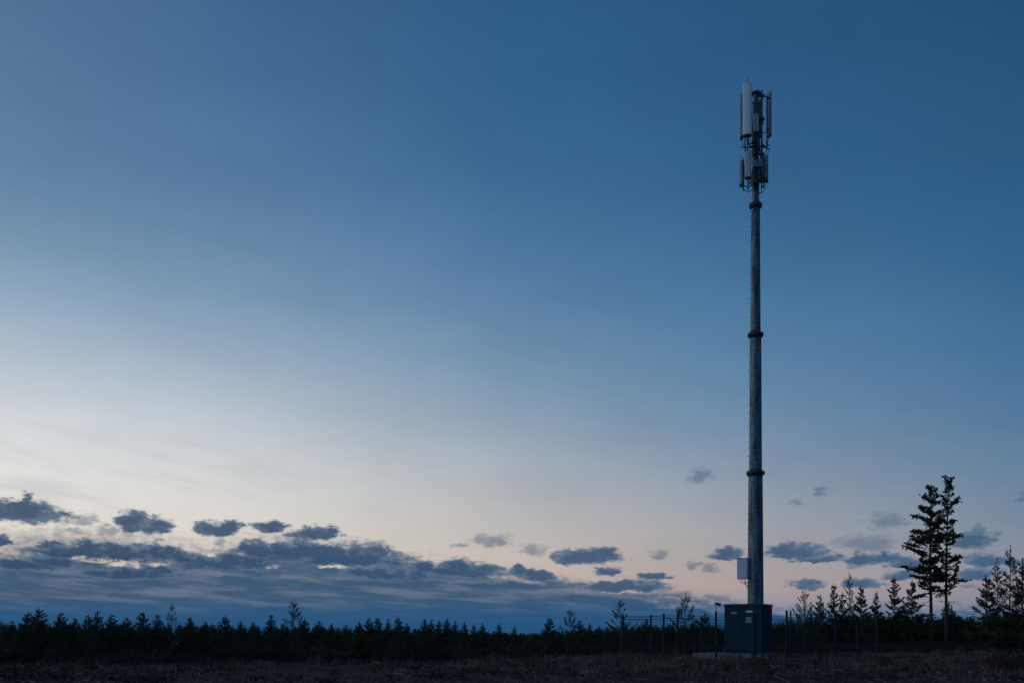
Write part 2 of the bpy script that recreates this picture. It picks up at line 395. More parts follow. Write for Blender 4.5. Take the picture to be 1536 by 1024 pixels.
for lst,side,name in (
    ([(236,921,60,'dense0',1.1),(213,916,60,'dense1',1.0),(190,924,64,'dense2',1.0),(167,920,62,'dense3',1.0),(147,915,62,'dense0',1.0),(132,920,66,'dense2',.9),(113,925,66,'dense1',1.0),(91,917,60,'dense3',1.0),(60,911,58,'dense1',1.05),(43,916,62,'dense2',1.0),(18,930,66,'dense0',1.0)],'left','the thin open pine'),
    ([(285,924,64,'dense1',1.0),(308,930,70,'dense0',.9),(337,922,66,'dense2',1.0),(361,930,72,'dense3',.8),(380,931,76,'dense1',.8),(407,921,68,'dense0',1.0)],'right','the thin open pine'),
    ([(457,927,70,'dense2',1.1),(480,930,74,'dense3',1.1),(497,934,78,'dense1',.9),(520,936,82,'dense0',.9),(539,931,80,'dense2',1.0),(553,925,76,'dense3',.9),(566,924,78,'dense1',.9),(583,927,80,'dense0',.8),(597,924,78,'dense2',.9),(610,933,84,'dense3',.8),(637,927,82,'dense1',.9),(648,928,84,'dense0',.9),(659,929,84,'dense2',.8),(671,926,82,'dense3',.8)],'right','the lone bare-stemmed pine'),
    ([(683,930,88,'dense0',.8),(697,932,92,'dense1',.8),(711,934,92,'dense2',.7),(724,934,94,'dense3',.8),(748,934,92,'dense1',.8),(772,938,94,'dense0',.8)],None,None),
    ([(870,929,80,'dense3',.9),(885,934,86,'dense1',.8),(899,937,90,'dense0',.8)],'right','the open spindly pine')):
    for n,(px,yt,D,pr,w) in enumerate(lst):
        if side: lab='small dense pine on the skyline, %s to the %s of %s'%(ORD[n+1],side,name)
        else: lab='small pointed pine in the dwindling middle treeline, %s from its lower end'%ORD[len(lst)-n]
        tree('young_pine',lab,'pine tree',G_SKY,px,yt,D,pr,w)

# ---- the pines on the right
G_R='half-grown pines right of the mast'
tree('tall_pine','tall pine with a dense broad crown, left of the two tallest trees','pine tree','pair of tall pines',1397,727,80,'tall_left',1.0,rz=0)
tree('tall_pine','tallest pine, slim with a flat tufted top and bare lower branches','pine tree','pair of tall pines',1419.5,718,81,'tall_right',1.0,rz=0)
for px,yt,D,pr,w,lab in (
    (1208,883,78,'open2',.85,'thin open pine first to the right of the equipment cabinet'),
    (1229,891,80,'dense0',.75,'short narrow pine between the thin open pine and the first taller pines'),
    (1251.5,874,80,'cone0',.85,'half-grown pine just left of the pointed tall one in the right-hand group'),
    (1263,887,84,'cone2',.85,'low pine wedged between two taller pines right of the cabinet'),
    (1275,857,80,'thin0',.75,'pointed pine with open top, tallest between the cabinet and the tall pair'),
    (1291,877,77,'cone1',1.0,'bushy pine just right of the pointed pine with open top'),
    (1314.5,885,80,'cone3',.85,'small conical pine standing alone in the gap midway to the tall pair'),
    (1342,864,79,'cone0',1.05,'broad conical pine, second to the left of the tall pair'),
    (1369,868,77,'cone2',1.1,'broad conical pine touching the left side of the tall pair'),
    (1424,902,83,'dense3',.9,'low pine half hidden behind the trunks of the tall pair'),
    (1479,862,70,'cone1',1.15,'half-grown pine with spreading lower branches, right of the tall pair'),
    (1497,834,74,'thin1',.8,'slender open pine left of the tallest pine at the right edge'),
    (1514.5,817,72,'thin0',1.0,'tallest of the pines crowding the right edge'),
    (1533,836,70,'cone3',1.0,'dense pine cut by the right edge of the view'),
    (1562,850,72,'cone0',1.0,'dense pine standing just past the right edge')):
    tree('half_grown_pine',lab,'pine tree',G_R,px,yt,D,pr,w)

# ---- filler: young pines that merge into the dark thicket
SKX=[-90,0,150,300,400,500,600,700,760,800,860,950,1050,1150,1200,1300,1420,1536,1630]
SKY=[930,931,932,934,936,939,939,942,948,949,943,936,932,931,922,914,918,915,910]
def sky_row(px): return float(np.interp(px,SKX,SKY))
LF='low young pine merged into the dark thicket left of the fence'
LR='low young pine merged into the dark thicket behind and right of the fence'
n=0
while n<270:
    px=random.uniform(-80,1620)
    d0=near_edge(px)+1.5; D=d0+62*random.random()**2.2
    if px>1080 : D=max(D,73+20*random.random())
    elif px>900: D=max(D,69+25*random.random())
    x=X(px,D); row=sky_row(px)+random.random()**.7*9+2
    h=(HY-row)*D/F+EYE
    if h<.7: continue
    h=min(h,3.6)
    pr='dense%d'%random.randrange(4) if random.random()<.85 else 'open%d'%random.randrange(3)
    left=px<905
    tree('young_pine',LF if left else LR,'pine tree','thicket pines left of the fence' if left else 'thicket pines behind the fence',px,0,D,pr,random.uniform(1.0,1.4),h=h)
    n+=1

# ---- the wood beyond, one mass
def far_wood():
    out=[]
    N=3000
    for q in range(N):
        px=random.uniform(-260,1800); D=95*(1700/95)**(random.random()**1.1)
        row=sky_row(px)+random.random()*7-(1 if random.random()<.8 else 4); h=(HY-row)*D/F+EYE
        h=max(1.6,min(h,5.2)); x=X(px,D); r=h*random.uniform(.2,.3)
        nw=7 if D>300 else 11
        for k in range(nw):
            t=k/nw; zz=h*(.06+.9*t); rr=r*(1-t)**.8+.06
            for i in range(5):
                a=random.uniform(0,2*PI); l=rr*random.uniform(.7,1.2); s=a+PI/2; wv=.10+.12*rr
                c=(x,D,zz); e=(x+math.cos(a)*l,D+math.sin(a)*l,zz+l*random.uniform(.15,.7))
                m=(x+math.cos(a)*l*.7,D+math.sin(a)*l*.7,zz+l*.25)
                out.append([c,(m[0]+math.cos(s)*wv,m[1]+math.sin(s)*wv,m[2]-.05),e])
                out.append([c,e,(m[0]-math.cos(s)*wv,m[1]-math.sin(s)*wv,m[2]+.05)])
        out.append([(x-.06,D,0),(x+.06,D,0),(x,D,h*1.02)])
    return np.array(out)
o=link('forest',np_mesh('forest',far_wood(),M_NEEDLE)); tag(o,'dark low pine wood stretching to the horizon','forest',kind='stuff')

# ------------------------------------------------------------------ mast
DM=58.3; SC=F/DM
mast=empty('cell_mast',(X(1133.3,DM),DM,0)); tag(mast,'tall galvanised monopole mast crowded with white panel antennas at its top','mast')
CX=1133.3
def mz(py,y=0.0): return Z(py,DM+y)
def mx(px,y=0.0): return X(px,DM+y)-X(CX,DM)
def pt(px,y,py): return (mx(px,y),y,mz(py,y))
NS=16
def section(y0,y1,w0,w1):
    z0,z1=mz(y0),mz(y1); r0,r1=w0/2/SC,w1/2/SC
    m=MB(); m.lathe((0,0,0),[(r0,z0),(r0+(r1-r0)*.5,(z0+z1)/2),(r1,z1)],NS,PI/NS)
    return m.build('pole_section',M_ZINC,mast)
m=MB(); m.lathe((0,0,0),[(.75,.02),(.75,.075),(.5,.08),(.49,.3)],24); m.build('base_plate',M_STEEL,mast)
secs=[(984.4,709,24.8,20.8),(709,503,19.0,17.0),(503,309,15.0,12.8),(309,139,10.8,8.4)]
for s in secs: section(*s)
for py,w in ((709,21.0),(503,17.2),(309,13.2)):
    r=w/2/SC; z=mz(py); m=MB()
    m.lathe((0,0,z),[(r*.8,-.22),(r+.012,-.20),(r+.02,-.055),(r+.12,-.05),(r+.125,0),(r+.12,.05),(r+.03,.06),(r*.92,.2),(r*.7,.22)],24)
    f=m.build('flange',M_STEEL,mast,True)
    b=MB()
    for i in range(18):
        a=2*PI*i/18; b.lathe(((r+.085)*math.cos(a),(r+.085)*math.sin(a),z),[(.022,-.12),(.022,.13)],6)
    b.build('bolts',M_STEEL,f)
# step bolts and feeder ladder up the right-hand side
m=MB()
for k in range(62):
    z=4.2+k*.42; py=HY-(z-EYE)*SC; w=float(np.interp(py,[139,309,503,709,984],[8.6,11.6,16,20,24.6])); r=w/2/SC
    a=PI+(.38 if k%2 else -.38); m.tube([(math.cos(a)*(r-.02),math.sin(a)*(r-.02),z),(math.cos(a)*(r+.10),math.sin(a)*(r+.10),z),(math.cos(a)*(r+.11),math.sin(a)*(r+.11),z+.03)],.010,5)
m.build('step_bolts',M_STEEL,mast)
m=MB()
for k,(aa) in enumerate((.95,1.15,1.35)):
    pts=[]
    for z in np.linspace(2.0,mz(285),40):
        py=HY-(z-EYE)*SC; w=float(np.interp(py,[139,309,503,709,984],[9.5,13.0,17.0,21.6,25.0])); r=w/2/SC+.02
        pts.append((math.cos(aa)*r,math.sin(aa)*r,z))
    m.tube(pts,.018,6)
m.build('feeder_cable',M_CABLE,mast,True)

# switch box on the left of the shaft with its cables
def oriented(mbx, rz, loc):
    """turn collected points about z and move"""
    c,s=math.cos(rz),math.sin(rz); mbx.v=[(x*c-y*s+loc[0],x*s+y*c+loc[1],z+loc[2]) for x,y,z in mbx.v]; return mbx
bx=mx(1113.0); bz=(mz(837)+mz(868))/2; bh=mz(837)-mz(868)
BR=math.radians(-22)
m=MB(); m.box((0,0,0),(.60,.30,bh),0,.02); jb=oriented(m,BR,(bx,-.12,bz)).build('junction_box',M_BOX,mast)
m=MB(); m.box((0,-.158,0),(.55,.012,bh-.06),0,.004); m.box((.24,-.17,.02),(.03,.02,.12),0,.004)
oriented(m,BR,(bx,-.12,bz)).build('door',M_BOX,jb)
m=MB(); m.box((0,0,bh/2+.012),(.66,.36,.022),0,.006); oriented(m,BR,(bx,-.12,bz)).build('rain_hood',M_BOX,jb)
m=MB(); m.box((.42,.06,.3),(.34,.06,.06)); m.box((.42,.06,-.3),(.34,.06,.06)); oriented(m,BR,(bx,-.12,bz)).build('bracket',M_STEEL,jb)
m=MB(); zb=bz-bh/2
for i,(a,b,c) in enumerate(((-.16,.10,.30),(-.02,.22,.24),(.10,.30,.46),(.18,.33,.62))):
    m.tube([(bx+a,-.13,zb+.02),(bx+a+.01,-.13,zb-.12-.03*i),(bx+(a+b)/2,-.12,zb-c*.75),(bx+b,-.1,zb-c),(bx+.36,-.05,zb-c+.12)],.014,6)
m.tube([(bx+.36,-.05,zb-.2),(bx+.37,-.05,zb-.8),(bx+.33,.0,zb-1.6)],.012,6)
m.build('cables',M_CABLE,jb,True)

# ---- panel antennas
def panel(px, py0, py1, width, depth, yaw, y, mat=M_PANEL, pipe=None, name='panel_antenna', tilt=0.0, round_=.35):
    """a radome with a rounded front face; yaw 0 faces the camera (-y)"""
    z0,z1=mz(py1,y),mz(py0,y); H=z1-z0; n=7
    def ring(k,z):
        pts=[]; w=width/2*k; d=depth*k
        for i in range(n+1):
            a=PI*i/n; pts.append((-w*math.cos(a)*(1 if round_ else 1), -d*(1-round_)*.5-d*round_*math.sin(a)+d*.25, z))
        pts += [(w,d*.5,z),(-w,d*.5,z)]
        return pts
    c,s=math.cos(yaw),math.sin(yaw); ct,st=math.cos(tilt),math.sin(tilt)
    def put(mbx):
        out=[]
        for x,yv,z in mbx.v:
            yv2=yv*ct-z*st; z2=yv*st+z*ct
            out.append((mx(px,y)+x*c-yv2*s, y+x*s+yv2*c, (z0+z1)/2+z2))
        mbx.v=out; return mbx
    m=MB(); m.loft([ring(.93,-H/2+.05),ring(1,-H/2+.07),ring(1,H/2-.03),ring(.94,H/2)])
    o=put(m).build(name,mat,mast)
    m=MB(); m.loft([ring(.80,-H/2-.09),ring(1.02,-H/2-.05),ring(1.02,-H/2+.045),ring(.98,-H/2+.048)])
    for i in (-.3,0,.3): m.lathe((width*i,0,-H/2-.13),[(.018,0),(.018,.1)],6)
    put(m).build('end_cap',M_CAP,o)
    m=MB()
    for zz in (-H*.36,H*.36):
        m.box((0,depth*.5+.06,zz),(.12,.14,.09),0,.01)
    put(m).build('clamp',M_STEEL,o)
    if pipe:
        pz0,pz1=mz(pipe[1],y)-(z0+z1)/2,mz(pipe[0],y)-(z0+z1)/2
        m=MB(); m.tube([(0,depth*.5+.12,pz0),(0,depth*.5+.12,pz1)],.038,10); put(m).build('mount_pipe',M_ZINC,o,True)
    return o
# upper tier
panel(1120.8,125.5,203.5,.50,.22,math.radians(-16),-.72,pipe=(122,232))                       # broad one facing the viewer
panel(1111.9,143,207,.30,.20,math.radians(-104),-.02,mat=M_PANEL2,pipe=(150,236))                            # edge-on at the left
panel(1154.2,139,204,.30,.16,math.radians(118),.10,mat=M_PANEL2,pipe=(146,226))                             # turned away at the right
panel(1134.6,171,199,.29,.15,math.radians(6),-.42,mat=M_PANEL3,round_=.2)                                   # short one on the shaft
panel(1140.0,150,205,.22,.14,math.radians(168),.62,mat=M_PANEL2)                                            # behind the shaft
# lower tier
panel(1121.8,228,267,.36,.17,math.radians(-18),-.66,mat=M_PANEL3,pipe=(222,284))
panel(1111.4,242,278,.27,.15,math.radians(-62),-.30,mat=M_PANEL2,pipe=(238,286))
panel(1150.6,234,271,.26,.15,math.radians(62),-.18,mat=M_PANEL2,pipe=(230,281))
panel(1146.0,238,272,.20,.14,math.radians(120),.4,mat=M_PANEL2,pipe=(236,284))
# remote radio units
def radio(px,py0,py1,w,d,yaw,y,mat=M_BOX):
    z0,z1=mz(py1,y),mz(py0,y); H=z1-z0
    m=MB(); m.box((0,0,0),(w,d,H),0,.02); o=oriented(m,yaw,(mx(px,y),y,(z0+z1)/2)).build('radio_unit',mat,mast)
    m=MB()
    for i in range(8): m.box((-w*.42+w*.84*i/7,d*.5+.03,0),(.012,.06,H*.86))
    oriented(m,yaw,(mx(px,y),y,(z0+z1)/2)).build('cooling_fins',M_STEEL,o)
    m=MB()
    for i in range(3): m.lathe((-w*.25+w*.25*i,0,-H/2-.07),[(.02,0),(.02,.08)],6)
    oriented(m,yaw,(mx(px,y),y,(z0+z1)/2)).build('connectors',M_CAP,o)
radio(1136.8,240.5,252,.58,.26,math.radians(4),-.45,M_PANEL2)
radio(1133.5,254,276,.36,.22,math.radians(20),-.40,M_STEEL)
radio(1139.8,254,272,.34,.20,math.radians(50),-.36,M_STEEL)
radio(1129.0,256,274,.30,.18,math.radians(-70),.30,M_STEEL)
radio(1117.5,250,266,.24,.16,math.radians(-110),.10,M_STEEL)
radio(1142.5,176,186,.28,.18,math.radians(70),.10,M_STEEL)
# second upright beside the shaft top, brackets, rods
m=MB(); m.tube([pt(1142.6,-.10,237),pt(1142.6,-.10,136)],.055,12); m.build('side_pipe',M_ZINC,mast,True)
for py in (146,181,221,233):
    m=MB(); m.box(((mx(1132)+mx(1143))/2+.05,-.08,mz(py)),(.52,.12,.09),0,.015); m.box((mx(1143),-.115,mz(py)),(.20,.24,.14),0,.03); m.build('pipe_bracket',M_STEEL,mast)
m=MB(); m.lathe((0,0,mz(141,0)),[(.20,-.06),(.30,-.05),(.30,.04),(.2,.05)],20); m.box((0,0,mz(141,0)),(.78,.10,.09)); m.build('head_ring',M_STEEL,mast)
def arm(pts,r=.035):
    a=MB(); a.tube(pts,r,8); return a.build('mount_arm',M_STEEL,mast,True)
arm([(0,-.1,mz(219,-.1)),pt(1118,-.25,222.5),pt(1111,-.02,220.5)])
arm([(0,.1,mz(222,.1)),pt(1111,.0,221.5)],.028)
arm([(0,0,mz(219,0)),pt(1147,.05,220.5),pt(1154.5,.12,218)])
arm([(0,-.2,mz(220,-.2)),pt(1147,-.1,222),pt(1154,.1,224)],.03)
arm([pt(1143,-.1,146),pt(1146,-.02,144.6),pt(1151,.08,145.5),pt(1152.2,.12,150)])
arm([(0,-.1,mz(156,-.1)),pt(1121,-.55,156)],.03); arm([(0,-.1,mz(216,-.1)),pt(1121,-.55,216)],.03)
arm([(0,.0,mz(153,.0)),pt(1113,.05,153)],.028)
arm([(0,-.05,mz(277,-.05)),pt(1121.5,-.5,281),pt(1112,-.25,277.5)],.028)
arm([(0,-.05,mz(274,-.05)),pt(1150,-.1,274)],.03); arm([(0,-.05,mz(240,-.05)),pt(1150,-.1,239)],.028)
arm([(0,-.05,mz(246,-.05)),pt(1113,-.22,246)],.028)
arm([(0,.0,mz(200,.0)),pt(1154,.12,199)],.025)
for px,py0,py1,y in ((1122.7,116,130,-.55),(1137,129,142,-.12)):
    a=MB(); a.tube([pt(px,y,py1),pt(px,y,py0)],.022,6,.008); a.build('lightning_rod',M_STEEL,mast)
# jumper cables between the tiers
R=random.Random(3); m=MB()
def jump(a,b,sag,y0,y1,r=.014):
    pts=[]
    for i in range(9):
        t=i/8; q=pt(a[0]+(b[0]-a[0])*t, y0+(y1-y0)*t, a[1]+(b[1]-a[1])*t); pts.append((q[0]+.03*math.sin(t*7+a[0]), q[1], q[2]-sag*math.sin(PI*t)))
    m.tube(pts,r*1.25,5)
for a,b,sag,y0,y1 in (((1111,233),(1116,241),.12,-.1,-.25),((1154,224),(1147,237),.18,.1,-.15),((1119,206),(1129,226),-.1,-.6,-.2),((1121,206),(1130,236),.1,-.6,-.2),
    ((1123,206),(1128,240),.16,-.6,-.25),((1124,206),(1131,215),.2,-.6,-.2),((1134,200),(1133,238),.04,-.42,-.3),((1135,200),(1138,240),.1,-.42,-.4),((1112,209),(1126,232),.3,0,-.1),
    ((1154,206),(1140,236),.5,.1,-.1),((1121,268),(1131,276),.2,-.6,-.2),((1123,268),(1133,282),.22,-.6,-.25),((1112,280),(1130,284),.25,-.3,-.15),((1150,273),(1138,289),.3,-.2,-.1),
    ((1146,274),(1137,291),.25,.2,-.1),((1137,253),(1134,280),.06,-.5,-.25),((1140,253),(1137,284),.1,-.5,-.2),((1127,150),(1128,214),.05,-.2,-.2),((1128.5,160),(1129,236),.03,-.2,-.2),((1138,160),(1139,232),.05,-.25,-.25),((1140,190),(1140,250),.06,-.1,-.2)):
    jump(a,b,sag,y0,y1)
for k in range(7):
    x0=1129+R.random()*10; jump((x0,205+R.random()*10),(1130+R.random()*8,280+R.random()*10),R.uniform(-.05,.1),-.3,-.24,.016)
m.build('jumper_cables',M_CABLE,mast,True)

# ------------------------------------------------------------------ equipment cabinet and its slab
TH=math.radians(-30)
corner=Vector((X(1143.6,55.0),55.0,0)); ux=Vector((-math.cos(PI/6),math.sin(PI/6),0)); uy=Vector((.5,math.cos(PI/6),0))
W,DP=2.16,1.98; zs=.24; ztop=Z(905.5,55.2)
cen=corner+ux*W/2+uy*DP/2
slab_c=corner+ux*(W/2+.62)+uy*(DP/2-.05)
m=MB(); m.box((0,0,zs/2-.2),(W+2.1,DP+1.0,zs+.4),0,.03); s=oriented(m,TH,(slab_c.x,slab_c.y,0)).build('concrete_slab',M_CONC); tag(s,'pale concrete slab under the equipment cabinet','slab')
cab=empty('equipment_cabinet',(cen.x,cen.y,zs),TH); tag(cab,'dark teal equipment cabinet at the foot of the mast','cabinet')
H=ztop-zs
MB().box((0,0,.05),(W-.12,DP-.12,.10)).build('plinth',M_CABTRIM,cab)
MB().box((0,0,.10+(H-.2)/2),(W,DP,H-.2),0,.012).build('body',M_CABIN,cab)
m=MB(); m.box((0,0,H-.05),(W+.10,DP+.10,.09),0,.015); m.box((0,0,H+.012),(W-.1,DP-.1,.05),0,.015); rf=m.build('roof',M_CABTRIM,cab)
m=MB()
for x in (-1,1):
    for y in (-1,1): m.lathe((x*(W/2-.02),y*(DP/2-.02),H-.01),[(.02,0),(.02,.07),(.028,.07),(.028,.1)],8)
m.build('lifting_eyes',M_STEEL,rf)
# front face is local -y
for i,(x0,x1) in enumerate(((-W/2+.05,-.02),(.02,W/2-.05))):
    m=MB(); m.box(((x0+x1)/2,-DP/2-.014,.10+(H-.2)/2-.02),(x1-x0,.03,H-.40),0,.008); d=m.build('door',M_CABIN,cab)
    hx= x1-.07 if i==0 else x0+.07
    if i==1:
        m=MB(); m.box((hx,-DP/2-.045,H*.52),(.04,.035,.20),0,.008); m.box((hx+.03,-DP/2-.06,H*.55),(.10,.025,.028),0,.006); m.build('handle',M_STEEL,d)
    m=MB()
    for k in range(7): m.box(((x0+x1)/2,-DP/2-.032,.36+k*.045),((x1-x0)*.55,.012,.022))
    m.build('vent',M_CABTRIM,d)
    m=MB()
    for zz in (.45,H*.5,H-.6): m.lathe(((x0 if i==0 else x1),-DP/2-.03,zz),[(.016,0),(.016,.12)],8)
    m.build('hinge',M_STEEL,d)
def plate(x,z,w,h,mat,name):
    m=MB(); m.box((x,-DP/2-.036,z),(w,.008,h),0,.002); return m.build(name,mat,cab)
plate(-.52,H-.46,.32,.10,M_WHITE,'nameplate'); plate(.36,H-.40,.36,.10,M_BOX,'nameplate')
plate(.32,H-.86,.34,.34,M_WHITE,'sign')
for k,yy in enumerate((-.45,.45)):      # louvred sides
    m=MB()
    m.box((W/2+.012,yy,.10+(H-.2)/2-.02),(.026,DP*.42,H-.45),0,.006); sp=m.build('side_panel',M_CABIN,cab)
    m=MB()
    for q in range(9): m.box((W/2+.03,yy,H-.9+q*.05),(.014,DP*.3,.024))
    m.build('louvre',M_CABTRIM,sp)

# ------------------------------------------------------------------ fence
def fence(name, label, pts, tops, heavy=.05, stout=None, mesh_rows=14, step=.16, posts=None):
    """pts: post feet (x, y) in order; tops: post heights"""
    f=empty(name,(pts[0][0],pts[0][1],ht(*pts[0]))); tag(f,label,'fence','fence runs round the mast compound')
    o0=Vector(f.location)
    for k,((x,y),h) in enumerate(zip(pts,tops)):
        if posts and k not in posts: continue
        z=ht(x,y); hv=(stout or {}).get(k,heavy); m=MB(); m.box((x-o0.x,y-o0.y,z-o0.z+h/2-.1),(hv*2,hv*2,h+.2),.2,.012); p=m.build('post',M_FENCE,f)
        m=MB(); m.box((x-o0.x,y-o0.y,z-o0.z+h+.012),(hv*2+.02,hv*2+.02,.024),.2,.006); m.build('cap',M_CAP,p)
    for (a,b,ha,hb) in zip(pts[:-1],pts[1:],tops[:-1],tops[1:]):
        A=Vector((a[0],a[1],ht(*a)))-o0; B=Vector((b[0],b[1],ht(*b)))-o0; h=min(ha,hb)-.08; m=MB()
        for r in range(mesh_rows+1):
            q=.06+(h-.06)*r/mesh_rows; top=r==mesh_rows or r==mesh_rows-1
            m.tube([tuple(A+Vector((0,0,q))),tuple(B+Vector((0,0,q)))],.011 if top else .0032,4)
        L=(B-A).length; nn=int(L/step)
        for i in range(1,nn):
            p=A.lerp(B,i/nn); m.tube([tuple(p+Vector((0,0,.05))),tuple(p+Vector((0,0,h)))],.0028,4)
        m.build('wire_panel',M_FENCE,f)
    return f
def at(px,D): return (X(px,D),D)
def fh(px,ytop,D): return Z(ytop,D)-ht(X(px,D),D)
fr=[(934,922,54.0),(995.5,920,54.0),(1074,917,53.6),(1131,922,53.2),(1143.3,922,53.0),(1180,915.5,52.7)]
fence('wire_fence','front run of wire fence passing before the cabinet',[at(p,D) for p,y,D in fr],[fh(*q) for q in fr],.048,stout={3:.10,4:.055})
rr=[(1180,915.5,52.7),(1217,920,55.5),(1253.5,919.5,57.8),(1286,924,60.5),(1315.5,922,63.5)]
fence('wire_fence','right run of wire fence receding from the cabinet to the pines',[at(p,D) for p,y,D in rr],[fh(*q) for q in rr],.05,posts={1,2,3,4})
ll=[(934,922,54.0),(976.5,922,58.0),(1016.5,920.5,59.0),(1052.5,925,62.0),(1089,926,64.5),(1186,915.5,69.5)]
fence('wire_fence','rear run of wire fence receding behind the mast from the corner post',[at(p,D) for p,y,D in ll],[fh(*q) for q in ll],.045,posts={1,2,3,4,5})

# lamp head on the third front post
px_,D_=1074,53.6; hx,hy_=at(px_,D_); hz=ht(hx,hy_)+fh(1074,917,53.6)+.024
lm=empty('security_camera',(hx,hy_,hz)); tag(lm,'small pair of cameras on a stalk atop a front fence post','camera')
m=MB(); m.tube([(0,0,0),(0,0,.34)],.022,8); m.tube([(0,0,.20),(.14,-.02,.24)],.014,6); m.build('bracket',M_STEEL,lm)
for x,z,w in ((.03,.40,.17),(.17,.36,.16)):
    m=MB(); m.box((x,-.03,z),(w*.72,.24,.13),.3,.02); h=m.build('housing',M_STEEL,lm)
    m=MB(); m.box((x,-.05,z+.075),(w*.85,.30,.014),.3,.004); m.build('sun_hood',M_CAP,h)

# ------------------------------------------------------------------ sky
def lin(c): 
    return tuple(((v/255)/12.92 if v/255<=.04045 else ((v/255+.055)/1.055)**2.4) for v in c)
world=bpy.data.worlds.new('World'); scene.world=world; world.use_nodes=True
CUR=[world.node_tree]; world.node_tree.nodes.clear()
def N(t): return CUR[-1].nodes.new(t)
def L(a,b): return CUR[-1].links.new(a,b)
def val(x, sock):
    if hasattr(x,'links') or isinstance(x,bpy.types.NodeSocket): L(x,sock)
    else: sock.default_value=x
def math_(op,a,b=None,c=None,clamp=False):
    n=N('ShaderNodeMath'); n.operation=op; n.use_clamp=clamp; val(a,n.inputs[0])
    if b is not None: val(b,n.inputs[1])
    if c is not None: val(c,n.inputs[2])
    return n.outputs[0]
def vmath(op,a,b=None,c=None,out=0):
    n=N('ShaderNodeVectorMath'); n.operation=op; val(a,n.inputs[0])
    if b is not None: val(b,n.inputs[1])
    if c is not None: val(c,n.inputs[2])
    return n.outputs[out]
def mixc(f,a,b):
    n=N('ShaderNodeMix'); n.data_type='RGBA'; val(f,n.inputs[0]); val(a if not isinstance(a,tuple) else (*a,1),n.inputs[6]); val(b if not isinstance(b,tuple) else (*b,1),n.inputs[7]); return n.outputs[2]
def mapr(x,a,b,c=0.,d=1.,smooth=False):
    n=N('ShaderNodeMapRange'); n.interpolation_type='SMOOTHSTEP' if smooth else 'LINEAR'; val(x,n.inputs[0])
    for i,v in enumerate((a,b,c,d)): n.inputs[i+1].default_value=v
    return n.outputs[0]
def noise(vec,scale,detail=5.,rough=.55,color=False,dist=0.):
    n=N('ShaderNodeTexNoise'); val(vec,n.inputs['Vector']); n.inputs['Scale'].default_value=scale; n.inputs['Detail'].default_value=detail; n.inputs['Roughness'].default_value=rough; n.inputs['Distortion'].default_value=dist
    return n.outputs[1 if color else 0]
tc=N('ShaderNodeTexCoord'); sep=N('ShaderNodeSeparateXYZ'); L(tc.outputs['Generated'],sep.inputs[0])
AZ=math_('ARCTAN2',sep.outputs[0],sep.outputs[1]); EL=math_('ARCSINE',sep.outputs[2])
# twilight colours: rows of (elevation in photo rows, colour) for several compass bearings
ROWS={
 -180:[(0,(54,80,118)),(8,(66,98,140)),(20,(56,96,142)),(40,(38,80,126)),(90,(28,64,104))],
 -150:[(0,(130,150,180)),(8,(146,176,206)),(20,(126,164,202)),(40,(58,104,150)),(90,(28,64,104))],
 -110:[(0,(216,214,214)),(6,(226,230,234)),(15,(204,222,240)),(28,(148,184,218)),(42,(76,120,166)),(90,(30,66,106))],
  -65:[(0,(255,222,196)),(6,(255,240,222)),(15,(240,240,236)),(28,(170,190,206)),(40,(84,124,164)),(90,(30,66,106))],
}
def col_rows(px, lst):
    out=[(0,lst[-1][1])]
    for y,c in reversed(lst):
        out.append((math.degrees(angles(px,y)[1]),c))
    out.append((48,tuple(int(v*.86) for v in lst[0][1]))); out.append((90,(30,66,106)))
    return out
PX={0:[(0,(79,113,148)),(120,(86,120,154)),(250,(95,130,165)),(350,(117,147,174)),(450,(144,168,190)),(540,(180,193,205)),(620,(208,213,217)),(700,(222,222,220)),(770,(224,220,212)),(830,(226,211,196)),(900,(220,192,172))],
 400:[(0,(61,100,140)),(120,(68,107,147)),(250,(79,118,155)),(350,(97,133,166)),(450,(118,148,177)),(540,(148,169,189)),(620,(178,190,201)),(700,(204,207,209)),(770,(215,212,207)),(830,(214,203,194)),(900,(202,185,173))],
 768:[(0,(46,90,135)),(120,(50,95,140)),(250,(59,103,147)),(350,(72,114,155)),(450,(90,128,164)),(540,(110,142,170)),(620,(134,156,177)),(700,(162,172,182)),(770,(182,182,183)),(830,(193,184,178)),(900,(192,174,165))],
 1070:[(0,(42,86,129)),(120,(45,90,134)),(250,(51,97,140)),(350,(60,105,148)),(450,(74,117,156)),(540,(92,130,164)),(620,(110,141,170)),(700,(135,152,172)),(770,(155,160,169)),(830,(169,163,163)),(880,(175,160,156)),(920,(140,142,160))],
 1536:[(0,(36,78,118)),(120,(39,83,124)),(250,(44,90,132)),(350,(50,97,140)),(450,(59,105,147)),(540,(70,113,152)),(620,(82,120,155)),(700,(100,130,158)),(770,(116,136,158)),(830,(132,140,155)),(880,(142,138,150)),(920,(120,130,150))]}
stops=[(a,[(e,c) for e,c in r]) for a,r in ROWS.items()]
for px,lst in PX.items(): stops.append((math.degrees(angles(px,900)[0]),col_rows(px,lst)))
stops.append((75,[(0,(58,80,112)),(8,(66,94,128)),(20,(44,84,126)),(40,(32,72,114)),(90,(30,66,106))]))
stops.append((180,ROWS[-180]))
stops.sort(key=lambda s:s[0])
elf=math_('MULTIPLY',EL,2/PI,clamp=True)
prev=None
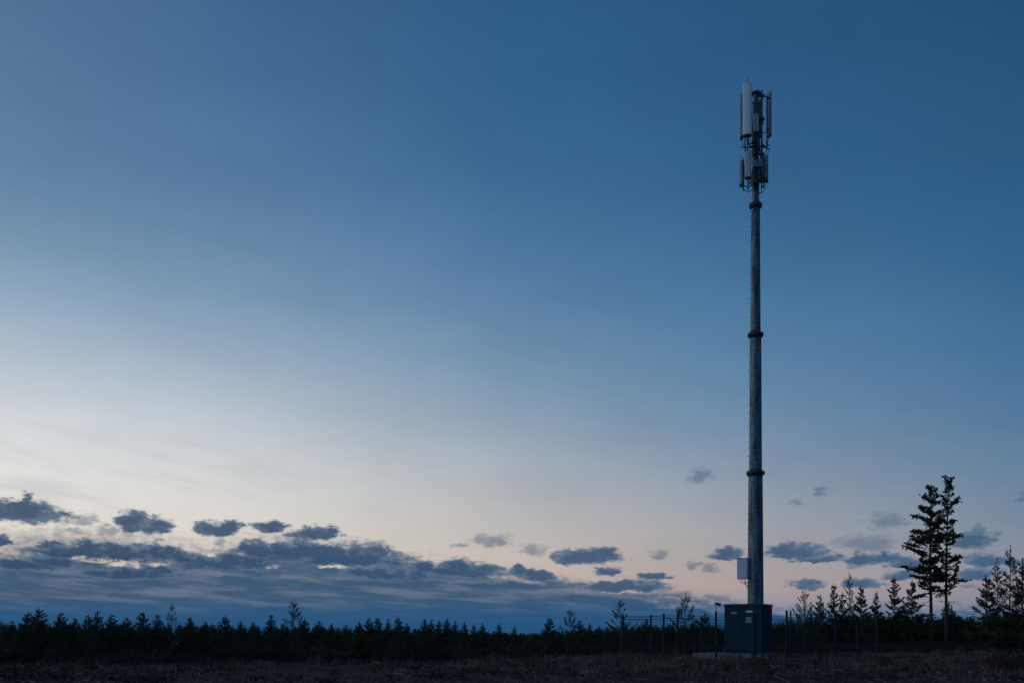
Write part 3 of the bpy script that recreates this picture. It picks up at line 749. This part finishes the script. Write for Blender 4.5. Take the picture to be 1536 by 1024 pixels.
for a,rows in stops:
    cr=N('ShaderNodeValToRGB'); cr.color_ramp.interpolation='LINEAR'; e=cr.color_ramp.elements
    e[0].position=rows[0][0]/90; e[0].color=(*lin(rows[0][1]),1); e[1].position=1.0; e[1].color=(*lin(rows[-1][1]),1)
    for el,c in rows[1:-1]:
        it=e.new(el/90); it.color=(*lin(c),1)
    L(elf,cr.inputs[0])
    if prev is None: acc=cr.outputs[0]
    else: acc=mixc(mapr(AZ,math.radians(prev),math.radians(a)),acc,cr.outputs[0])
    prev=a
SKYC=acc
mot=noise(vmath('MULTIPLY',tc.outputs['Generated'],(3,3,7)),2.2,5.,.6)
SKYC=vmath('MULTIPLY',SKYC,mapr(mot,.3,.7,.955,1.045))
# ---- cloud field in compass bearing / elevation (units: photo pixels of arc)
U=math_('MULTIPLY',AZ,F); V=math_('MULTIPLY',EL,F)
cmb=N('ShaderNodeCombineXYZ'); L(U,cmb.inputs[0]); L(V,cmb.inputs[1]); P0=cmb.outputs[0]
Ps=vmath('MULTIPLY',P0,(1,1.9,1))
w1=vmath('SUBTRACT',noise(Ps,1/34.,3.,.55,True),(.5,.5,.5)); w2=vmath('SUBTRACT',noise(Ps,1/12.,4.,.62,True),(.5,.5,.5))
P=vmath('MULTIPLY_ADD',w1,(50,15,0),P0); P=vmath('MULTIPLY_ADD',w2,(15,8,0),P)
def puff(x0,x1,y0,y1,wt=1.0,base=.42):
    """cloud seen between photo columns x0..x1 and rows y0..y1 (flat base, billowing top)"""
    cx=(x0+x1)/2; cy=y1-(y1-y0)*base
    a,e=angles(cx,cy); rx=abs(angles(x1,cy)[0]-angles(x0,cy)[0])*F/2*1.17
    rt=abs(angles(cx,y0)[1]-e)*F*1.26; rb=abs(angles(cx,y1)[1]-e)*F*1.22
    q=vmath('MULTIPLY_ADD',P,(1/rx,1/rt,0),(-a*F/rx,-e*F/rt,0))
    q=vmath('MAXIMUM',q,vmath('MULTIPLY',q,(-1,-rt/rb,0)))
    ln=vmath('LENGTH',q,out=1)
    return math_('MULTIPLY_ADD',ln,-wt,wt)
def union(lst,k=.12):
    acc=None
    for b in lst:
        acc=b if acc is None else math_('SMOOTH_MAX',acc,b,k)
    return acc
solid=[(-60,112,740,784),(176,226,766,800),(205,262,773,801),(293,366,779,803),(383,430,781,800),(425,512,787,809),(-30,26,801,819),(36,200,806,838),(140,300,812,842),(230,420,826,856),(-40,130,832,856),(110,300,846,868),
 (345,530,806,842),(430,622,813,848),(600,765,837,868),(760,792,846,864),(788,845,855,871),(500,672,847,870),(825,934,820,846),(872,1010,867,888),(889,930,849,863),(962,1008,857,869),
 (1054,1122,820,838),(1146,1246,811,838),(1181,1268,833,844),(1262,1376,825,846),(1320,1385,838,852),(1420,1496,790,822),(1446,1504,828,851),(1490,1550,834,850),(1188,1242,867,884),(1256,1334,865,883),(1331,1374,855,872),(1432,1490,851,871),
 (-260,-40,720,800),(-420,-120,795,850),(1580,1720,770,840),(1620,1800,850,890)]
wisp=[(311,342,803,821),(974,1006,824,839),(778,818,815,834),(1008,1040,884,896),(-80,340,792,850),(300,560,800,850),(100,154,769,788),(146,180,786,806),(70,150,790,800),(706,774,800,821),(678,706,812,822),(1033,1072,699,726),(1188,1208,745,757),(1218,1243,729,744),(1296,1366,768,793),(1246,1352,799,829),(1029,1048,842,853),(1049,1086,844,857),(1518,1550,739,753),(1062,1092,890,900),(1440,1474,875,884),(540,580,808,820),(590,640,826,842),(1270,1300,842,852)]
RC=random.Random(4)
def billows(lst):
    out=[]
    for x0,x1,y0,y1 in lst:
        w,hh=x1-x0,y1-y0; out.append((x0,x1,y0+hh*.30,y1,1.0))            # flat keel
        k=max(1,min(4,round(w/44)))
        for i in range(k):                                                # heads of unequal size on it
            c=x0+w*(.16+.68*(i+RC.uniform(.2,.8))/k); r=max(12,w/k*RC.uniform(.42,.66)); t=y0+hh*RC.uniform(.04,.24)*(1 if i!=k//2 else 0)
            out.append((c-r,c+r,t,y1-hh*RC.uniform(.05,.2),1.0))
    return out
wisp=[(311,342,803,821),(974,1006,824,839),(778,818,815,834),(1008,1040,884,896),(-80,340,792,850),(300,560,800,850),(100,154,769,788),(146,180,786,806),(70,150,790,800),(706,774,800,821),(678,706,812,822),(1033,1072,699,726),(1188,1208,745,757),(1218,1243,729,744),(1296,1366,768,793),(1246,1352,799,829),(1029,1048,842,853),(1049,1086,844,857),(1518,1550,739,753),(1062,1092,890,900),(1440,1474,875,884),(540,580,808,820),(590,640,826,842),(1270,1300,842,852)]
RC=random.Random(4)
def billows(lst):
    out=[]
    for x0,x1,y0,y1 in lst:
        w,hh=x1-x0,y1-y0; out.append((x0,x1,y0+hh*.30,y1,1.0))            # flat keel
        k=max(1,min(4,round(w/44)))
        for i in range(k):                                                # heads of unequal size on it
            c=x0+w*(.16+.68*(i+RC.uniform(.2,.8))/k); r=max(12,w/k*RC.uniform(.42,.66)); t=y0+hh*RC.uniform(.04,.24)*(1 if i!=k//2 else 0)
            out.append((c-r,c+r,t,y1-hh*RC.uniform(.05,.2),1.0))
    return out
FS=union([puff(*b) for b in billows(solid)]); 
# the long low bank: its upper edge over the compass
fc=N('ShaderNodeFloatCurve'); cv=fc.mapping.curves[0]
edge=[(-700,812),(0,818),(120,822),(260,823),(400,820),(560,826),(680,841),(780,854),(880,868),(960,879),(1040,892),(1130,906),(1250,909),(1400,909),(1536,907),(1900,905)]
a0,a1=-math.radians(50),math.radians(40)
pts=[((angles(px,y)[0]-a0)/(a1-a0),angles(px,y)[1]/math.radians(10)) for px,y in edge]
pts=[(max(0,min(1,x)),y) for x,y in pts]
cv.points[0].location=pts[0]; cv.points[1].location=pts[-1]
for p in pts[1:-1]: cv.points.new(*p)
fc.mapping.update()
sp2=N('ShaderNodeSeparateXYZ'); L(P,sp2.inputs[0]); PU,PV=sp2.outputs[0],sp2.outputs[1]
L(mapr(math_('DIVIDE',PU,F),a0,a1),fc.inputs['Value'])
top=math_('MULTIPLY',fc.outputs[0],math.radians(10)*F)
depth=math_('SUBTRACT',top,PV)                      # pixels of arc below the bank's edge
tilt=N('ShaderNodeMapping'); tilt.inputs['Rotation'].default_value=(0,0,math.radians(3.2)); L(vmath('MULTIPLY_ADD',w1,(30,6,0),P0),tilt.inputs[0]); PT=tilt.outputs[0]
streak=noise(vmath('MULTIPLY',PT,(1,6.5,1)),1/95.,4.,.5)
streak2=noise(vmath('MULTIPLY_ADD',PT,(1,9.0,1),(300,900,0)),1/120.,4.,.55)
FB=math_('MULTIPLY_ADD',depth,1/34.,math_('MULTIPLY_ADD',streak,1.3,-.52))
FB=math_('MINIMUM',FB,1.2)
holes=[(104,180,836,843,.9),(150,246,843,851,1.0),(318,372,829,836,.8),(484,524,846,854,.9),(380,420,846,853,.6),(270,330,846,853,.4),(30,80,842,850,.4),(900,960,884,890,.6)]
FH=union([puff(*h[:4],h[4],.5) for h in holes],.05)
FB=math_('SUBTRACT',FB,math_('MULTIPLY',math_('MAXIMUM',FH,0.),1.5))
fb=noise(Ps,1/14.,6.,.66)
fbm=math_('SUBTRACT',fb,.5)
fB=math_('MULTIPLY_ADD',fbm,.8,FB); aB=mapr(fB,-.05,.75,0,1.0,True)
# colours
soft=noise(vmath('MULTIPLY',P0,(1,2.6,1)),1/42.,5.,.55)
sidef=mapr(AZ,math.radians(-20),math.radians(25))
dark=mixc(sidef,lin((46,75,107)),lin((63,92,124))); lite=mixc(sidef,lin((82,105,130)),lin((92,114,141)))
low=mapr(V,22,70,0,1,True)
BC=mixc(low,lin((44,85,123)),lin((58,88,118)))
BL=mixc(low,lin((54,94,132)),lin((106,120,140)))
bankc=mixc(mapr(streak2,.42,.66,0,.85,True),BC,BL)
lowdark=mapr(V,6,50,0,1,True)
bankc=mixc(math_('SUBTRACT',1.0,lowdark),bankc,lin((35,83,125)))
# faint high cirrus near the glow
rot=N('ShaderNodeMapping'); rot.inputs['Rotation'].default_value=(0,0,math.radians(9)); L(P0,rot.inputs[0])
ci=noise(vmath('MULTIPLY',rot.outputs[0],(1,6,1)),1/160.,4.,.5)
cim=math_('MULTIPLY',math_('MULTIPLY',mapr(ci,.46,.7,0,.30,True),mapr(AZ,math.radians(-4),math.radians(-16))),math_('MULTIPLY',mapr(V,120,190,0,1,True),mapr(V,330,230,0,1,True)))
def background(colour):
    n=N('ShaderNodeBackground'); L(colour,n.inputs[0]); n.inputs[1].default_value=1.0; return n.outputs[0]
def mixs(f,a,b):
    n=N('ShaderNodeMixShader'); L(f,n.inputs[0]); L(a,n.inputs[1]); L(b,n.inputs[2]); return n.outputs[0]
c0=mixc(aB,mixc(cim,SKYC,lin((170,172,182))),bankc)
allsolid=billows(solid)
def zone(xa,xb):
    global P
    g=bpy.data.node_groups.new('cloud_zone','ShaderNodeTree')
    ins=[('place','NodeSocketVector',P),('grain','NodeSocketFloat',fbm),('soft','NodeSocketFloat',soft),('base','NodeSocketColor',c0),('dark','NodeSocketColor',dark),('lite','NodeSocketColor',lite)]
    for nm,ty,_ in ins: g.interface.new_socket(nm,in_out='INPUT',socket_type=ty)
    g.interface.new_socket('colour',in_out='OUTPUT',socket_type='NodeSocketColor')
    CUR.append(g); keep=P
    gi=N('NodeGroupInput'); go=N('NodeGroupOutput'); P=gi.outputs[0]; gr,so_,c,dk,lt=[gi.outputs[i] for i in range(1,6)]
    S=[puff(*q) for q in allsolid if q[1]>xa-45 and q[0]<xb+45]; Wp=[puff(*q) for q in wisp if q[1]>xa-45 and q[0]<xb+45]
    if Wp:
        fW=math_('MULTIPLY_ADD',gr,1.2,union(Wp)); c=mixc(mapr(fW,-.05,.8,0,.6,True),c,mixc(so_,dk,lt))
    if S:
        fS=math_('MULTIPLY_ADD',gr,1.25,union(S,.18)); core=mapr(math_('MULTIPLY_ADD',mapr(so_,.3,.7,-.5,.5),.8,fS),.15,.75,0,1,True)
        c=mixc(mapr(fS,-.04,.42,0,.95,True),c,mixc(core,lt,dk))
    L(c,go.inputs[0]); CUR.pop(); P=keep
    n=N('ShaderNodeGroup'); n.node_tree=g
    for i,(_,_,src) in enumerate(ins): L(src,n.inputs[i])
    return background(n.outputs[0])
edges=[-80,160,380,600,800,1135,1310]
lims=[-9999]+edges+[9999]
def split(i,j):
    if j-i==1: return zone(lims[i],lims[j])
    m=(i+j)//2
    return mixs(math_('GREATER_THAN',AZ,angles(lims[m],800)[0]),split(i,m),split(m,j))
clouds=split(0,len(lims)-1)
# open sky needs none of the cloud field: above the clouds, and behind the viewer
inzone=math_('MULTIPLY',math_('LESS_THAN',V,345.),math_('LESS_THAN',math_('ABSOLUTE',AZ),math.radians(55)))
bgout=mixs(inzone,background(SKYC),clouds)
sk=N('ShaderNodeTexSky'); sk.sky_type='NISHITA'; sk.sun_disc=False; sk.sun_elevation=math.radians(-1.5); sk.sun_rotation=math.radians(-62)
bg2=N('ShaderNodeBackground'); L(sk.outputs[0],bg2.inputs[0]); bg2.inputs[1].default_value=.012
ad=N('ShaderNodeAddShader'); L(bgout,ad.inputs[0]); L(bg2.outputs[0],ad.inputs[1])
out=N('ShaderNodeOutputWorld'); L(ad.outputs[0],out.inputs[0])

sun=bpy.data.lights.new('afterglow','SUN'); sun.energy=.06; sun.angle=math.radians(14); sun.color=(1.0,.80,.66)
so=bpy.data.objects.new('afterglow',sun); COL.objects.link(so)
sd=Vector((math.sin(math.radians(-62))*math.cos(math.radians(4)),math.cos(math.radians(-62))*math.cos(math.radians(4)),math.sin(math.radians(4))))
so.rotation_euler=sd.to_track_quat('Z','Y').to_euler()

# ------------------------------------------------------------------ camera, view
cam=bpy.data.cameras.new('camera'); co=bpy.data.objects.new('camera',cam); COL.objects.link(co)
cam.lens=35; cam.sensor_width=36; cam.shift_y=(HY-512)/1536; cam.clip_end=20000; cam.clip_start=.1
co.location=(0,0,EYE); co.rotation_euler=(PI/2,0,0); scene.camera=co
vs=scene.view_settings; vs.view_transform='Standard'; vs.look='None'; vs.exposure=0; vs.gamma=1
scene.cycles.max_bounces=4; scene.cycles.diffuse_bounces=2
